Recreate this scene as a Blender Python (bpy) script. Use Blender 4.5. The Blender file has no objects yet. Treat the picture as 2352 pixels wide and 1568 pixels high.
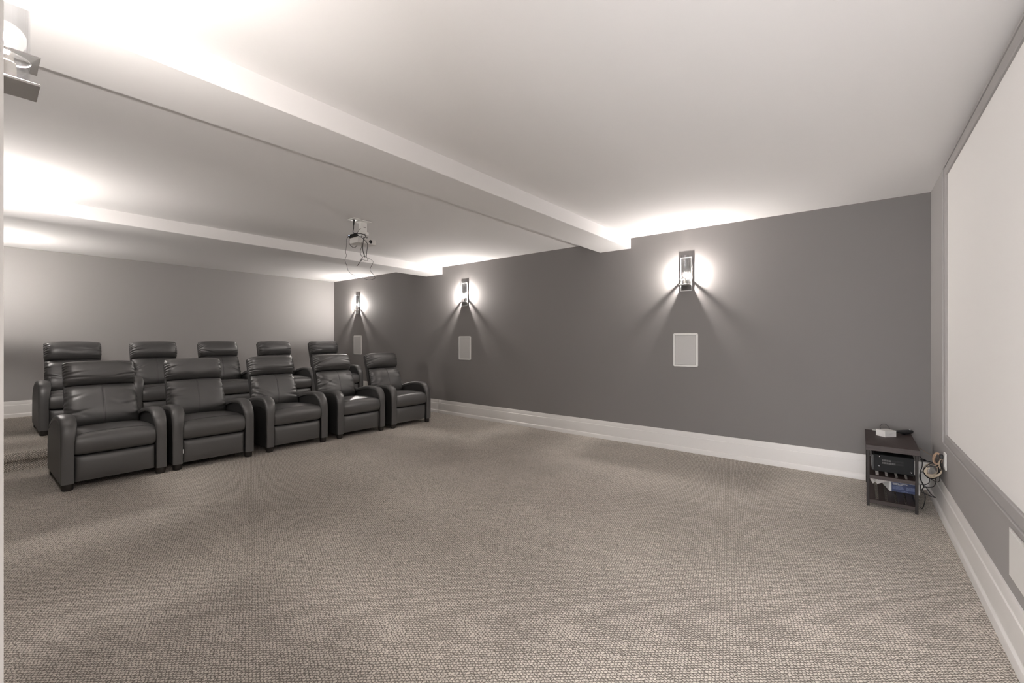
import bpy, bmesh, math, random
from mathutils import Vector, Matrix

S = bpy.context.scene
COL = S.collection

# ------------------------------------------------------------------ camera
cam_d = bpy.data.cameras.new('camera')
cam = bpy.data.objects.new('camera', cam_d)
COL.objects.link(cam)
FPX = 996.5
cam_d.sensor_fit = 'HORIZONTAL'
cam_d.sensor_width = 36.0
cam_d.lens = 36.0 * FPX / 2352.0
cam_d.shift_x = (1176.0 - 1169.94) / 2352.0
cam_d.shift_y = (779.25 - 784.0) / 2352.0
cam_d.clip_start = 0.02
cam.location = (0, 0, 1.25)
cam.rotation_euler = (math.pi / 2, 0, 0.6804)
S.camera = cam

# ------------------------------------------------------------------ world, exposure
DAY = 20.0               # daylight in the open space behind the doorway
W = bpy.data.worlds.new('world')
S.world = W
W.use_nodes = True
W.node_tree.nodes['Background'].inputs[0].default_value = (0.985, 0.97, 0.985, 1)
W.node_tree.nodes['Background'].inputs[1].default_value = DAY
S.view_settings.view_transform = 'Standard'
S.view_settings.look = 'None'
S.view_settings.gamma = 1.0
S.view_settings.use_curve_mapping = False
S.view_settings.exposure = 0.0
BULB = 32500.0            # radiance of the sconce filaments
# portal at the open end of the added hall, so that the daylight coming through it is sampled well
pl = bpy.data.lights.new('hall_portal', 'AREA')
pl.shape = 'RECTANGLE'
pl.size, pl.size_y = 1.2, 2.5
pl.cycles.is_portal = True
po = bpy.data.objects.new('hall_portal', pl)
COL.objects.link(po)
po.location = (-0.05, -1.48, 1.25)
po.rotation_euler = (math.pi / 2, 0, math.pi)
S.cycles.transparent_max_bounces = 16
S.cycles.caustics_reflective = False
S.cycles.caustics_refractive = False

# ------------------------------------------------------------------ materials
def new_mat(name):
    m = bpy.data.materials.new(name)
    m.use_nodes = True
    nt = m.node_tree
    return m, nt, nt.nodes['Principled BSDF']

def mat(name, col, rough=0.5, metal=0.0, spec=0.5, bump=None, vary=None, coat=0.0):
    m, nt, b = new_mat(name)
    b.inputs['Base Color'].default_value = (*col, 1)
    b.inputs['Roughness'].default_value = rough
    b.inputs['Metallic'].default_value = metal
    b.inputs['Specular IOR Level'].default_value = spec
    if coat:
        b.inputs['Coat Weight'].default_value = coat
    tc = None
    if bump or vary:
        tc = nt.nodes.new('ShaderNodeTexCoord')
    if vary:                       # (scale, low, high): multiplies the colour
        n = nt.nodes.new('ShaderNodeTexNoise')
        n.inputs['Scale'].default_value = vary[0]
        n.inputs['Detail'].default_value = 4
        r = nt.nodes.new('ShaderNodeMapRange')
        r.inputs['To Min'].default_value = vary[1]
        r.inputs['To Max'].default_value = vary[2]
        mx = nt.nodes.new('ShaderNodeMix')
        mx.data_type = 'RGBA'
        mx.blend_type = 'MULTIPLY'
        mx.inputs['Factor'].default_value = 1.0
        mx.inputs[6].default_value = (*col, 1)
        nt.links.new(tc.outputs['Object'], n.inputs['Vector'])
        nt.links.new(n.outputs['Fac'], r.inputs['Value'])
        nt.links.new(r.outputs['Result'], mx.inputs[7])
        nt.links.new(mx.outputs[2], b.inputs['Base Color'])
    if bump:                       # (scale, strength, distance)
        n = nt.nodes.new('ShaderNodeTexNoise')
        n.inputs['Scale'].default_value = bump[0]
        n.inputs['Detail'].default_value = 3
        bp = nt.nodes.new('ShaderNodeBump')
        bp.inputs['Strength'].default_value = bump[1]
        bp.inputs['Distance'].default_value = bump[2]
        nt.links.new(tc.outputs['Object'], n.inputs['Vector'])
        nt.links.new(n.outputs['Fac'], bp.inputs['Height'])
        nt.links.new(bp.outputs['Normal'], b.inputs['Normal'])
    return m

def emit_mat(name, col, strength):
    m, nt, b = new_mat(name)
    b.inputs['Base Color'].default_value = (*col, 1)
    b.inputs['Emission Color'].default_value = (*col, 1)
    b.inputs['Emission Strength'].default_value = strength
    return m

def glass_mat(name, tint, refl=1.0, rough=0.02, glare=0.0):
    m, nt, b = new_mat(name)
    nt.nodes.remove(b)
    out = nt.nodes['Material Output']
    t = nt.nodes.new('ShaderNodeBsdfTransparent')
    t.inputs['Color'].default_value = (*tint, 1)
    g = nt.nodes.new('ShaderNodeBsdfGlossy')
    g.inputs['Roughness'].default_value = rough
    f = nt.nodes.new('ShaderNodeFresnel')
    f.inputs['IOR'].default_value = 1.5
    mul = nt.nodes.new('ShaderNodeMath')
    mul.operation = 'MULTIPLY'
    mul.inputs[1].default_value = refl
    mx = nt.nodes.new('ShaderNodeMixShader')
    nt.links.new(f.outputs[0], mul.inputs[0])
    cap = nt.nodes.new('ShaderNodeMath')
    cap.operation = 'MINIMUM'
    cap.inputs[1].default_value = 0.14
    nt.links.new(mul.outputs[0], cap.inputs[0])
    nt.links.new(cap.outputs[0], mx.inputs[0])
    nt.links.new(t.outputs[0], mx.inputs[1])
    nt.links.new(g.outputs[0], mx.inputs[2])
    last = mx
    if glare:                       # translucent share imitating the glare of the lit bulb
        tr = nt.nodes.new('ShaderNodeBsdfTranslucent')
        last = nt.nodes.new('ShaderNodeMixShader')
        last.inputs[0].default_value = glare
        nt.links.new(mx.outputs[0], last.inputs[1])
        nt.links.new(tr.outputs[0], last.inputs[2])
    nt.links.new(last.outputs[0], out.inputs['Surface'])
    return m

def carpet_mat():
    """Woven loop carpet: staggered rows of loops, each loop a small raised bead of its own shade."""
    m, nt, b = new_mat('loop_carpet')
    N, L = nt.nodes, nt.links
    def math_(op, a, c=None):
        n = N.new('ShaderNodeMath')
        n.operation = op
        for i, v in enumerate((a, c)):
            if v is None:
                continue
            if isinstance(v, (int, float)):
                n.inputs[i].default_value = v
            else:
                L.new(v, n.inputs[i])
        return n.outputs[0]
    tc = N.new('ShaderNodeTexCoord')
    mp = N.new('ShaderNodeMapping')
    mp.inputs['Rotation'].default_value = (0, 0, math.radians(-41))
    s0 = N.new('ShaderNodeSeparateXYZ')
    L.new(tc.outputs['Object'], s0.inputs[0])
    c0 = N.new('ShaderNodeCombineXYZ')          # the carpet wraps over the step: height counts as length
    L.new(math_('SUBTRACT', s0.outputs[0], s0.outputs[2]), c0.inputs[0])
    L.new(s0.outputs[1], c0.inputs[1])
    L.new(c0.outputs[0], mp.inputs['Vector'])
    wob = N.new('ShaderNodeTexNoise')
    wob.inputs['Scale'].default_value = 60
    wob.inputs['Detail'].default_value = 2
    L.new(tc.outputs['Object'], wob.inputs['Vector'])
    sx = N.new('ShaderNodeSeparateXYZ')
    L.new(mp.outputs[0], sx.inputs[0])
    wv = math_('SUBTRACT', wob.outputs['Fac'], 0.5)
    u = math_('ADD', math_('MULTIPLY', sx.outputs[0], 1 / 0.0138), math_('MULTIPLY', wv, 1.5))
    v = math_('ADD', math_('MULTIPLY', sx.outputs[1], 1 / 0.0126), math_('MULTIPLY', wv, 1.1))
    row = math_('FLOOR', v)
    u2 = math_('ADD', u, math_('MULTIPLY', row, 0.5))
    # loops lean: the cell is sheared a little along its row
    fv = math_('FRACT', v)
    u3 = math_('ADD', u2, math_('MULTIPLY', fv, 0.14))
    fu = math_('FRACT', u3)
    cu = math_('SUBTRACT', math_('MULTIPLY', fu, 2), 1)
    cv = math_('SUBTRACT', math_('MULTIPLY', fv, 2), 1)
    hu = math_('SUBTRACT', 1, math_('POWER', math_('ABSOLUTE', cu), 1.7))
    hv = math_('SUBTRACT', 1, math_('POWER', math_('ABSOLUTE', cv), 1.7))
    h = math_('MULTIPLY', hu, hv)
    cmb = N.new('ShaderNodeCombineXYZ')
    L.new(math_('FLOOR', u3), cmb.inputs[0])
    L.new(row, cmb.inputs[1])
    wn = N.new('ShaderNodeTexWhiteNoise')
    wn.noise_dimensions = '2D'
    L.new(cmb.outputs[0], wn.inputs['Vector'])
    fib = N.new('ShaderNodeTexNoise')
    fib.inputs['Scale'].default_value = 380
    fib.inputs['Detail'].default_value = 2
    L.new(tc.outputs['Object'], fib.inputs['Vector'])
    big = N.new('ShaderNodeTexNoise')
    big.inputs['Scale'].default_value = 1.6
    big.inputs['Detail'].default_value = 3
    L.new(tc.outputs['Object'], big.inputs['Vector'])
    ramp = N.new('ShaderNodeValToRGB')
    ramp.color_ramp.elements[0].position = 0.0
    ramp.color_ramp.elements[0].color = (*CARPET[0], 1)
    ramp.color_ramp.elements[1].position = 0.62
    ramp.color_ramp.elements[1].color = (*CARPET[1], 1)
    L.new(math_('ADD', h, math_('MULTIPLY', math_('SUBTRACT', fib.outputs['Fac'], 0.5), 1.5)), ramp.inputs[0])
    shade = math_('ADD', math_('ADD', 0.73, math_('MULTIPLY', wn.outputs['Value'], 0.20)),
                  math_('MULTIPLY', math_('SUBTRACT', big.outputs['Fac'], 0.5), 0.35))
    mx = N.new('ShaderNodeMix')
    mx.data_type = 'RGBA'
    mx.blend_type = 'MULTIPLY'
    mx.inputs['Factor'].default_value = 1
    L.new(ramp.outputs[0], mx.inputs[6])
    L.new(shade, mx.inputs[7])
    L.new(mx.outputs[2], b.inputs['Base Color'])
    b.inputs['Roughness'].default_value = 0.95
    b.inputs['Specular IOR Level'].default_value = 0.1
    bp = N.new('ShaderNodeBump')
    bp.inputs['Strength'].default_value = 0.7
    bp.inputs['Distance'].default_value = 0.004
    L.new(h, bp.inputs['Height'])
    L.new(bp.outputs[0], b.inputs['Normal'])
    return m

def wood_mat(name, dark, light):
    m, nt, b = new_mat(name)
    tc = nt.nodes.new('ShaderNodeTexCoord')
    mp = nt.nodes.new('ShaderNodeMapping')
    mp.inputs['Scale'].default_value = (5, 60, 60)
    n = nt.nodes.new('ShaderNodeTexNoise')
    n.inputs['Scale'].default_value = 3.0
    n.inputs['Detail'].default_value = 6
    n.inputs['Distortion'].default_value = 0.6
    r = nt.nodes.new('ShaderNodeValToRGB')
    r.color_ramp.elements[0].position = 0.35
    r.color_ramp.elements[0].color = (*dark, 1)
    r.color_ramp.elements[1].position = 0.7
    r.color_ramp.elements[1].color = (*light, 1)
    nt.links.new(tc.outputs['Object'], mp.inputs[0])
    nt.links.new(mp.outputs[0], n.inputs['Vector'])
    nt.links.new(n.outputs['Fac'], r.inputs[0])
    nt.links.new(r.outputs[0], b.inputs['Base Color'])
    b.inputs['Roughness'].default_value = 0.5
    return m

CARPET = ((0.175, 0.152, 0.129), (0.83, 0.768, 0.692))
M = dict(
    wall=mat('grey_wall_paint', (0.213, 0.201, 0.197), 0.75, spec=0.25, bump=(420, 0.06, 0.001)),
    wall_light=mat('mid_grey_wall', (0.335, 0.322, 0.315), 0.75, spec=0.25, bump=(420, 0.06, 0.001)),  # paler grey for the rear wall, screen wall and screen frame
    ceil=mat('white_ceiling_paint', (0.79, 0.775, 0.77), 0.9, spec=0.1, bump=(300, 0.05, 0.001)),
    hall=mat('added_hall_paint', (0.5, 0.49, 0.48), 0.8, spec=0.2),
    trim=mat('white_trim_paint', (0.74, 0.72, 0.70), 0.4, spec=0.4),
    carpet=carpet_mat(),
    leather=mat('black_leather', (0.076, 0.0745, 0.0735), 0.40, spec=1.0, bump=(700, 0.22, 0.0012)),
    leather_shaded=mat('black_leather_shaded', (0.034, 0.0332, 0.0328), 0.46, spec=0.8, bump=(700, 0.18, 0.001)),  # darker copy of the leather: shade in the gaps put into the colour
    dark=mat('black_underframe', (0.01, 0.01, 0.01), 0.7),
    foot=mat('black_plastic_foot', (0.018, 0.014, 0.012), 0.4),
    chrome=mat('brushed_nickel', (0.72, 0.715, 0.71), 0.42, metal=0.7),
    chrome_dark=mat('chrome_plate', (0.42, 0.415, 0.41), 0.16, metal=1.0),
    glass=glass_mat('clear_tube_glass', (0.97, 0.975, 0.98), 1.2),
    bulbglass=glass_mat('bulb_glass', (1.0, 0.985, 0.96), 0.8, glare=0.0006),
    filament=emit_mat('glowing_filament', (1.0, 0.94, 0.905), BULB),
    socket=mat('nickel_socket', (0.5, 0.48, 0.45), 0.3, metal=1.0),
    white_pl=mat('white_plastic', (0.78, 0.77, 0.75), 0.35),
    matte_pl=mat('matte_white_plastic', (0.66, 0.64, 0.62), 0.75, spec=0.15),
    grille=mat('speaker_grille', (0.53, 0.52, 0.51), 0.7, bump=(900, 0.4, 0.001)),
    screen=mat('matte_white_screen', (0.78, 0.765, 0.75), 0.85, spec=0.1),
    blackpl=mat('black_plastic', (0.012, 0.012, 0.013), 0.35),
    black_dev=mat('black_metal_case', (0.0095, 0.0098, 0.0105), 0.6, spec=0.2, bump=(500, 0.1, 0.0006)),
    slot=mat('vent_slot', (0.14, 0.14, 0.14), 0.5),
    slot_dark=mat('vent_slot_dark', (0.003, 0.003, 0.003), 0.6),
    screw=mat('steel_screw', (0.35, 0.35, 0.36), 0.25, metal=1.0),
    wood=wood_mat('dark_wood_grain', (0.019, 0.0105, 0.009), (0.044, 0.027, 0.023)),
    tmetal=mat('dark_brown_metal', (0.02, 0.016, 0.0145), 0.5, spec=0.3),
    lens=mat('lens_glass', (0.006, 0.006, 0.008), 0.08, coat=1.0),
    cable_b=mat('black_cable', (0.008, 0.007, 0.007), 0.45),
    cable_t=mat('tan_cable', (0.42, 0.29, 0.20), 0.45),
    cable_w=mat('cream_cable', (0.46, 0.385, 0.29), 0.4),
    led=emit_mat('blue_led', (0.55, 0.65, 1.0), 6.0),
    blue=mat('blue_card', (0.016, 0.03, 0.10), 0.45),
    blue_l=mat('pale_blue_print', (0.16, 0.20, 0.34), 0.5),
    card=mat('white_card', (0.7, 0.685, 0.67), 0.6),
    ink=mat('grey_print', (0.18, 0.17, 0.17), 0.7),
    paper=mat('white_paper', (0.66, 0.63, 0.61), 0.8),
    tagm=mat('white_fabric_tag', (0.8, 0.8, 0.8), 0.8),
    seam=mat('seam_thread', (0.012, 0.011, 0.011), 0.7),
)

# ------------------------------------------------------------------ mesh helpers
def finish(name, bm, m, parent=None, angle=40, loc=None):
    bmesh.ops.recalc_face_normals(bm, faces=bm.faces)
    me = bpy.data.meshes.new(name)
    bm.to_mesh(me)
    bm.free()
    for p in me.polygons:
        p.use_smooth = True
    me.set_sharp_from_angle(angle=math.radians(angle))
    me.materials.append(m)
    return link(name, me, parent, loc)

def link(name, me, parent=None, loc=None):
    o = bpy.data.objects.new(name, me)
    COL.objects.link(o)
    if parent is not None:
        o.parent = parent
    if loc is not None:
        o.location = loc
    return o

def tag(o, label=None, cat=None, group=None, kind=None):
    if label:
        o['label'] = label
    if cat:
        o['category'] = cat
    if group:
        o['group'] = group
    if kind:
        o['kind'] = kind
    return o

def thing(name, label, cat, loc=(0, 0, 0), rz=0.0, group=None):
    o = bpy.data.objects.new(name, None)
    o.empty_display_size = 0.1
    COL.objects.link(o)
    o.location = loc
    o.rotation_euler = (0, 0, rz)
    return tag(o, label, cat, group)

def add_box(bm, x0, x1, y0, y1, z0, z1, bev=0.0, seg=2, mx=None):
    r = bmesh.ops.create_cube(bm, size=1.0)
    vs = r['verts']
    for v in vs:
        v.co = Vector(((x0 + x1) / 2 + v.co.x * (x1 - x0), (y0 + y1) / 2 + v.co.y * (y1 - y0), (z0 + z1) / 2 + v.co.z * (z1 - z0)))
    if bev > 0:
        es = list({e for v in vs for e in v.link_edges})
        rr = bmesh.ops.bevel(bm, geom=es, offset=bev, segments=seg, profile=0.5, affect='EDGES')
        vs = list({v for f in rr['faces'] for v in f.verts} | {v for v in vs if v.is_valid})
    if mx is not None:
        vs2 = vs
        bmesh.ops.transform(bm, matrix=mx, verts=[v for v in vs2 if v.is_valid])
    return vs

def box(name, m, parent, x0, x1, y0, y1, z0, z1, bev=0.0, seg=2):
    bm = bmesh.new()
    add_box(bm, x0, x1, y0, y1, z0, z1, bev, seg)
    return finish(name, bm, m, parent, 24)

def add_lathe(bm, prof, n=20, mx=None, caps=True):
    """prof: list of (radius, z)"""
    rings = []
    for r, z in prof:
        ring = [bm.verts.new((r * math.cos(2 * math.pi * i / n), r * math.sin(2 * math.pi * i / n), z)) for i in range(n)]
        rings.append(ring)
    for a, b in zip(rings, rings[1:]):
        for i in range(n):
            bm.faces.new((a[i], a[(i + 1) % n], b[(i + 1) % n], b[i]))
    if caps:
        bm.faces.new(rings[0])
        bm.faces.new(rings[-1])
    if mx is not None:
        bmesh.ops.transform(bm, matrix=mx, verts=[v for r in rings for v in r])

def lathe(name, m, parent, prof, n=20, mx=None, caps=True):
    bm = bmesh.new()
    add_lathe(bm, prof, n, mx, caps)
    return finish(name, bm, m, parent)

def catmull(pts, k=5):
    P = [Vector(p) for p in pts]
    out = []
    for i in range(len(P) - 1):
        p0 = P[max(i - 1, 0)]
        p1, p2 = P[i], P[i + 1]
        p3 = P[min(i + 2, len(P) - 1)]
        for j in range(k):
            t = j / k
            out.append(0.5 * ((2 * p1) + (p2 - p0) * t + (2 * p0 - 5 * p1 + 4 * p2 - p3) * t * t + (3 * p1 - p0 - 3 * p2 + p3) * t ** 3))
    out.append(P[-1])
    return out

def add_tube(bm, pts, r, n=7, k=5, smooth=True):
    P = catmull(pts, k) if smooth else [Vector(p) for p in pts]
    rings = []
    up = Vector((0, 0, 1))
    prev = None
    for i, p in enumerate(P):
        t = (P[min(i + 1, len(P) - 1)] - P[max(i - 1, 0)])
        if t.length < 1e-9:
            t = Vector((0, 0, 1))
        t.normalize()
        if prev is None:
            a = t.cross(up)
            if a.length < 1e-3:
                a = t.cross(Vector((1, 0, 0)))
        else:
            a = prev - t * prev.dot(t)
            if a.length < 1e-4:
                a = t.cross(up)
        a.normalize()
        prev = a
        b = t.cross(a)
        rr = r[min(int(i * len(r) / len(P)), len(r) - 1)] if isinstance(r, (list, tuple)) else r
        rings.append([bm.verts.new(p + (a * math.cos(2 * math.pi * j / n) + b * math.sin(2 * math.pi * j / n)) * rr) for j in range(n)])
    for A, B in zip(rings, rings[1:]):
        for j in range(n):
            bm.faces.new((A[j], A[(j + 1) % n], B[(j + 1) % n], B[j]))
    bm.faces.new(rings[0])
    bm.faces.new(rings[-1])

def tube(name, m, parent, pts, r, n=7, k=5):
    bm = bmesh.new()
    add_tube(bm, pts, r, n, k)
    return finish(name, bm, m, parent, 60)

def add_prism(bm, poly, a, b, axis):
    """poly: 2D outline; extruded from a to b along axis 'x' or 'y' (outline in the two other axes, z last)"""
    def P(p, t):
        return (t, p[0], p[1]) if axis == 'x' else (p[0], t, p[1])
    A = [bm.verts.new(P(p, a)) for p in poly]
    B = [bm.verts.new(P(p, b)) for p in poly]
    n = len(poly)
    for i in range(n):
        bm.faces.new((A[i], A[(i + 1) % n], B[(i + 1) % n], B[i]))
    bm.faces.new(A)
    bm.faces.new(B)

# ------------------------------------------------------------------ room shell (world: x towards the screen, y towards the far wall)
XB, YF, YN = -9.025, 5.009, -0.010       # rear wall, far wall, near wall
HC, HC3 = 2.475, 2.515                   # ceiling, and the rear bay of it
CX, CY, TH = 0.456, 5.0, 0.0099          # screen wall: far corner and its slight turn
XR, ZR = -6.215, 0.182                   # raised floor: front edge, height
def wall_x(y):
    return CX + (CY - y) * math.tan(TH)

floor = box('floor', M['carpet'], None, XB - 0.1, 1.2, -1.5, YF + 0.1, -0.12, 0.0)
tag(floor, 'beige loop carpet over the whole room', kind='structure')
# raised floor for the back row: box with a thick rounded nosing
bm = bmesh.new()
add_box(bm, XB - 0.05, XR - 0.028, YN - 0.02, YF + 0.02, 0.0, ZR - 0.004)
finish('raised_floor', bm, M['carpet'], floor)
bm = bmesh.new()
prof = [(XR - 0.06, ZR - 0.088), (XR - 0.008, ZR - 0.088), (XR, ZR - 0.078), (XR + 0.002, ZR - 0.045), (XR, ZR - 0.016), (XR - 0.006, ZR - 0.004), (XR - 0.02, ZR), (XR - 0.06, ZR), (XB - 0.04, ZR), (XB - 0.04, ZR - 0.06), (XR - 0.06, ZR - 0.06)]
add_prism(bm, prof, YN - 0.015, YF + 0.015, 'y')
finish('step_nosing', bm, M['carpet'], floor, 60)

def structure(name, label, m, boxes, parent=None):
    bm = bmesh.new()
    for b in boxes:
        add_box(bm, *b)
    o = finish(name, bm, m, parent)
    if parent is None:
        tag(o, label, kind='structure')
    return o

structure('wall_far', 'dark grey side wall carrying three sconces and three speakers', M['wall'], [(XB - 0.15, 1.2, YF, YF + 0.15, 0.0, 2.75)])
structure('wall_rear', 'grey wall behind the back row of recliners', M['wall_light'], [(XB - 0.15, XB, -0.15, YF + 0.1, 0.0, 2.75)])
DX0, DX1, DH = -0.50, 0.40, 2.08         # doorway the photograph is taken from
structure('wall_near', 'grey wall with the doorway and the nearest sconce', M['wall'],
          [(XB - 0.1, DX0 - 0.02, YN - 0.14, YN, 0.0, 2.75), (DX1 + 0.02, 0.9, YN - 0.14, YN, 0.0, 2.75), (DX0 - 0.02, DX1 + 0.02, YN - 0.14, YN, DH + 0.02, 2.75)])
ws = bpy.data.objects.new('wall_screen', None)
bm = bmesh.new()
add_box(bm, 0.0, 0.15, -5.3, 0.2, 0.0, 2.75)
w = finish('wall_screen', bm, M['wall_light'])
tag(w, 'grey end wall holding the projection screen', kind='structure')
w.location = (CX, CY, 0)
w.rotation_euler = (0, 0, TH)
bpy.data.objects.remove(ws)
# screen wall frame: local x = into the wall, -y = distance from the far corner
def screen_wall_thing(name, label, cat):
    return thing(name, label, cat, (CX, CY, 0), TH)

B1A, B1B, B1Z = -2.574, -2.162, 2.350
B2A, B2B, B2Z = -5.935, -5.515, 2.353
ceiling = structure('ceiling', 'white ceiling with two dropped beams', M['ceil'], [(B2A + 0.1, 1.2, YN - 0.1, YF + 0.1, HC, HC + 0.2), (XB - 0.1, B2A + 0.1, YN - 0.1, YF + 0.1, HC3, HC + 0.2)])
for a, b, z in ((B1A, B1B, B1Z), (B2A, B2B, B2Z)):
    box('ceiling_beam', M['ceil'], ceiling, a, b, YN - 0.02, YF + 0.02, z, HC + 0.1, 0.004, 1)

# unseen hall, added to keep daylight off the door casing; far end open
structure('wall_hall_added', 'added unseen hall walls that hold the daylight off the door casing', M['hall'], [(-0.75, -0.65, -1.5, YN - 0.14, 0, 2.6), (0.55, 0.65, -1.5, YN - 0.14, 0, 2.6), (-0.75, 0.65, -1.5, YN - 0.12, 2.5, 2.6)])

# door casing at the left edge of the picture
def casing(name, label, x0, x1):
    c = box(name, M['trim'], None, x0, x1, YN - 0.15, 0.0144, 0.0, DH, 0.002, 1)
    tag(c, label, kind='structure')
casing('trim_1', 'white door casing at the left edge of the doorway', DX0 - 0.09, DX0)
casing('trim_2', 'white door casing at the right edge of the doorway', DX1, DX1 + 0.055)

# baseboards: (distance from wall, height) profile with cap, flat and shoe
BASE = [(0, 0), (0.030, 0), (0.030, 0.036), (0.027, 0.044), (0.019, 0.050), (0.0175, 0.053), (0.0165, 0.160), (0.0155, 0.166), (0.0105, 0.170), (0.0095, 0.176), (0.0095, 0.215), (0.0065, 0.222), (0, 0.223)]
def baseboard_x(name, label, y, sgn, runs):
    bm = bmesh.new()
    for x0, x1, z in runs:
        add_prism(bm, [(y + sgn * d, z + h) for d, h in BASE], x0, x1, 'x')
    tag(finish(name, bm, M['trim'], None, 25), label, kind='structure')
baseboard_x('baseboard_far', 'tall white stepped baseboard along the far side wall', YF, -1, [(-5.598, wall_x(YF) - 0.004, 0.0), (XR - 0.02, -5.6, 0.0), (XB + 0.002, XR - 0.02, ZR)])
baseboard_x('baseboard_near', 'white stepped baseboard along the near wall', YN, 1, [(XR, DX0 - 0.092, 0.0), (XB + 0.002, XR, ZR)])
bm = bmesh.new()
add_prism(bm, [(XB + d, ZR + h) for d, h in BASE], YN + 0.03, YF - 0.03, 'y')
tag(finish('baseboard_rear', bm, M['trim'], None, 25), 'white stepped baseboard along the rear wall on the raised floor', kind='structure')
bm = bmesh.new()
add_prism(bm, [(-d, h) for d, h in BASE], -4.98, -0.02, 'y')
o = tag(finish('baseboard_screen', bm, M['trim'], None, 25), 'white stepped baseboard under the projection screen', kind='structure')
o.location = (CX, CY, 0)
o.rotation_euler = (0, 0, TH)

# ------------------------------------------------------------------ projection screen
sc = screen_wall_thing('projection_screen', 'large white fixed projection screen in a grey moulded frame', 'projection screen')
SL, SR, SB, ST = 0.845, 4.02, 0.598, 2.368       # inner edges: distance from corner, heights
bm = bmesh.new()
add_box(bm, -0.004, -0.001, -SR - 0.02, -SL + 0.02, SB - 0.02, ST + 0.02)
finish('screen_surface', bm, M['screen'], sc)
FW = 0.062
PROF = [(0.0, 0.0), (0.0, 0.012), (0.004, 0.016), (0.045 * FW / 0.055, 0.017), (0.046 * FW / 0.055, 0.013), (0.0475 * FW / 0.055, 0.013), (0.0485 * FW / 0.055, 0.021), (0.052 * FW / 0.055, 0.024), (0.053 * FW / 0.055, 0.018), (FW, 0.016), (FW, 0.0)]
def rail(corner_a, corner_b):
    """moulding between two mitred corners; corners give (s, z) of the inner edge and outward signs"""
    bm = bmesh.new()
    ends = []
    for (s, z, os_, oz) in (corner_a, corner_b):
        ends.append([bm.verts.new((-p - 0.0005, -(s + os_ * d), z + oz * d)) for d, p in PROF])
    n = len(PROF)
    for i in range(n):
        bm.faces.new((ends[0][i], ends[0][(i + 1) % n], ends[1][(i + 1) % n], ends[1][i]))
    bm.faces.new(ends[0])
    bm.faces.new(ends[1])
    finish('frame_rail', bm, M['wall_light'], sc, 20)
cTL, cTR, cBL, cBR = (SL, ST, -1, 1), (SR, ST, 1, 1), (SL, SB, -1, -1), (SR, SB, 1, -1)
rail(cTL, cTR); rail(cBL, cBR); rail(cTL, cBL); rail(cTR, cBR)

# centre speaker below the screen
cs = screen_wall_thing('wall_speaker', 'wide white in-wall speaker below the projection screen', 'speaker')
bm = bmesh.new(); add_box(bm, -0.006, 0.0, -3.02, -2.33, 0.286, 0.483, 0.002, 1); finish('speaker_frame', bm, M['white_pl'], cs)
bm = bmesh.new(); add_box(bm, -0.0075, -0.005, -3.005, -2.34, 0.296, 0.473); finish('speaker_grille', bm, M['white_pl'], cs)

# ------------------------------------------------------------------ in-wall speakers on the far wall
def rounded_rect(w, h, r, n=5):
    pts = []
    for cx, cz, a0 in ((w / 2 - r, h / 2 - r, 0), (-w / 2 + r, h / 2 - r, 90), (-w / 2 + r, -h / 2 + r, 180), (w / 2 - r, -h / 2 + r, 270)):
        for i in range(n + 1):
            a = math.radians(a0 + 90 * i / n)
            pts.append((cx + r * math.cos(a), cz + r * math.sin(a)))
    return pts
def wall_speaker(x0, x1, z0, z1, label):
    t = thing('wall_speaker', label, 'speaker', ((x0 + x1) / 2, YF, (z0 + z1) / 2), 0, 'white in-wall speakers along the far wall')
    w, h = x1 - x0, z1 - z0
    bm = bmesh.new()
    oa, ob = rounded_rect(w, h, 0.018), rounded_rect(w - 0.006, h - 0.006, 0.016)
    ia = rounded_rect(w - 0.042, h - 0.042, 0.004)
    loops = [[bm.verts.new((p[0], y, p[1])) for p in L] for L, y in ((oa, 0.0), (oa, -0.006), (ob, -0.009), (ia, -0.009), (ia, -0.002))]
    for A, B in zip(loops, loops[1:]):
        for i in range(len(A)):
            bm.faces.new((A[i], A[(i + 1) % len(A)], B[(i + 1) % len(A)], B[i]))
    finish('speaker_frame', bm, M['white_pl'], t)
    bm = bmesh.new()
    add_box(bm, -w / 2 + 0.023, w / 2 - 0.023, -0.0075, -0.001, -h / 2 + 0.023, h / 2 - 0.023, 0.002, 1)
    finish('speaker_grille', bm, M['grille'], t)
wall_speaker(-1.655, -1.386, 0.946, 1.320, 'white in-wall speaker below the sconce nearest the screen')
wall_speaker(-5.118, -4.843, 0.920, 1.302, 'white in-wall speaker below the middle sconce of the far wall')
wall_speaker(-8.238, -7.947, 0.942, 1.330, 'white in-wall speaker nearest the rear corner, partly shadowed')

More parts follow.
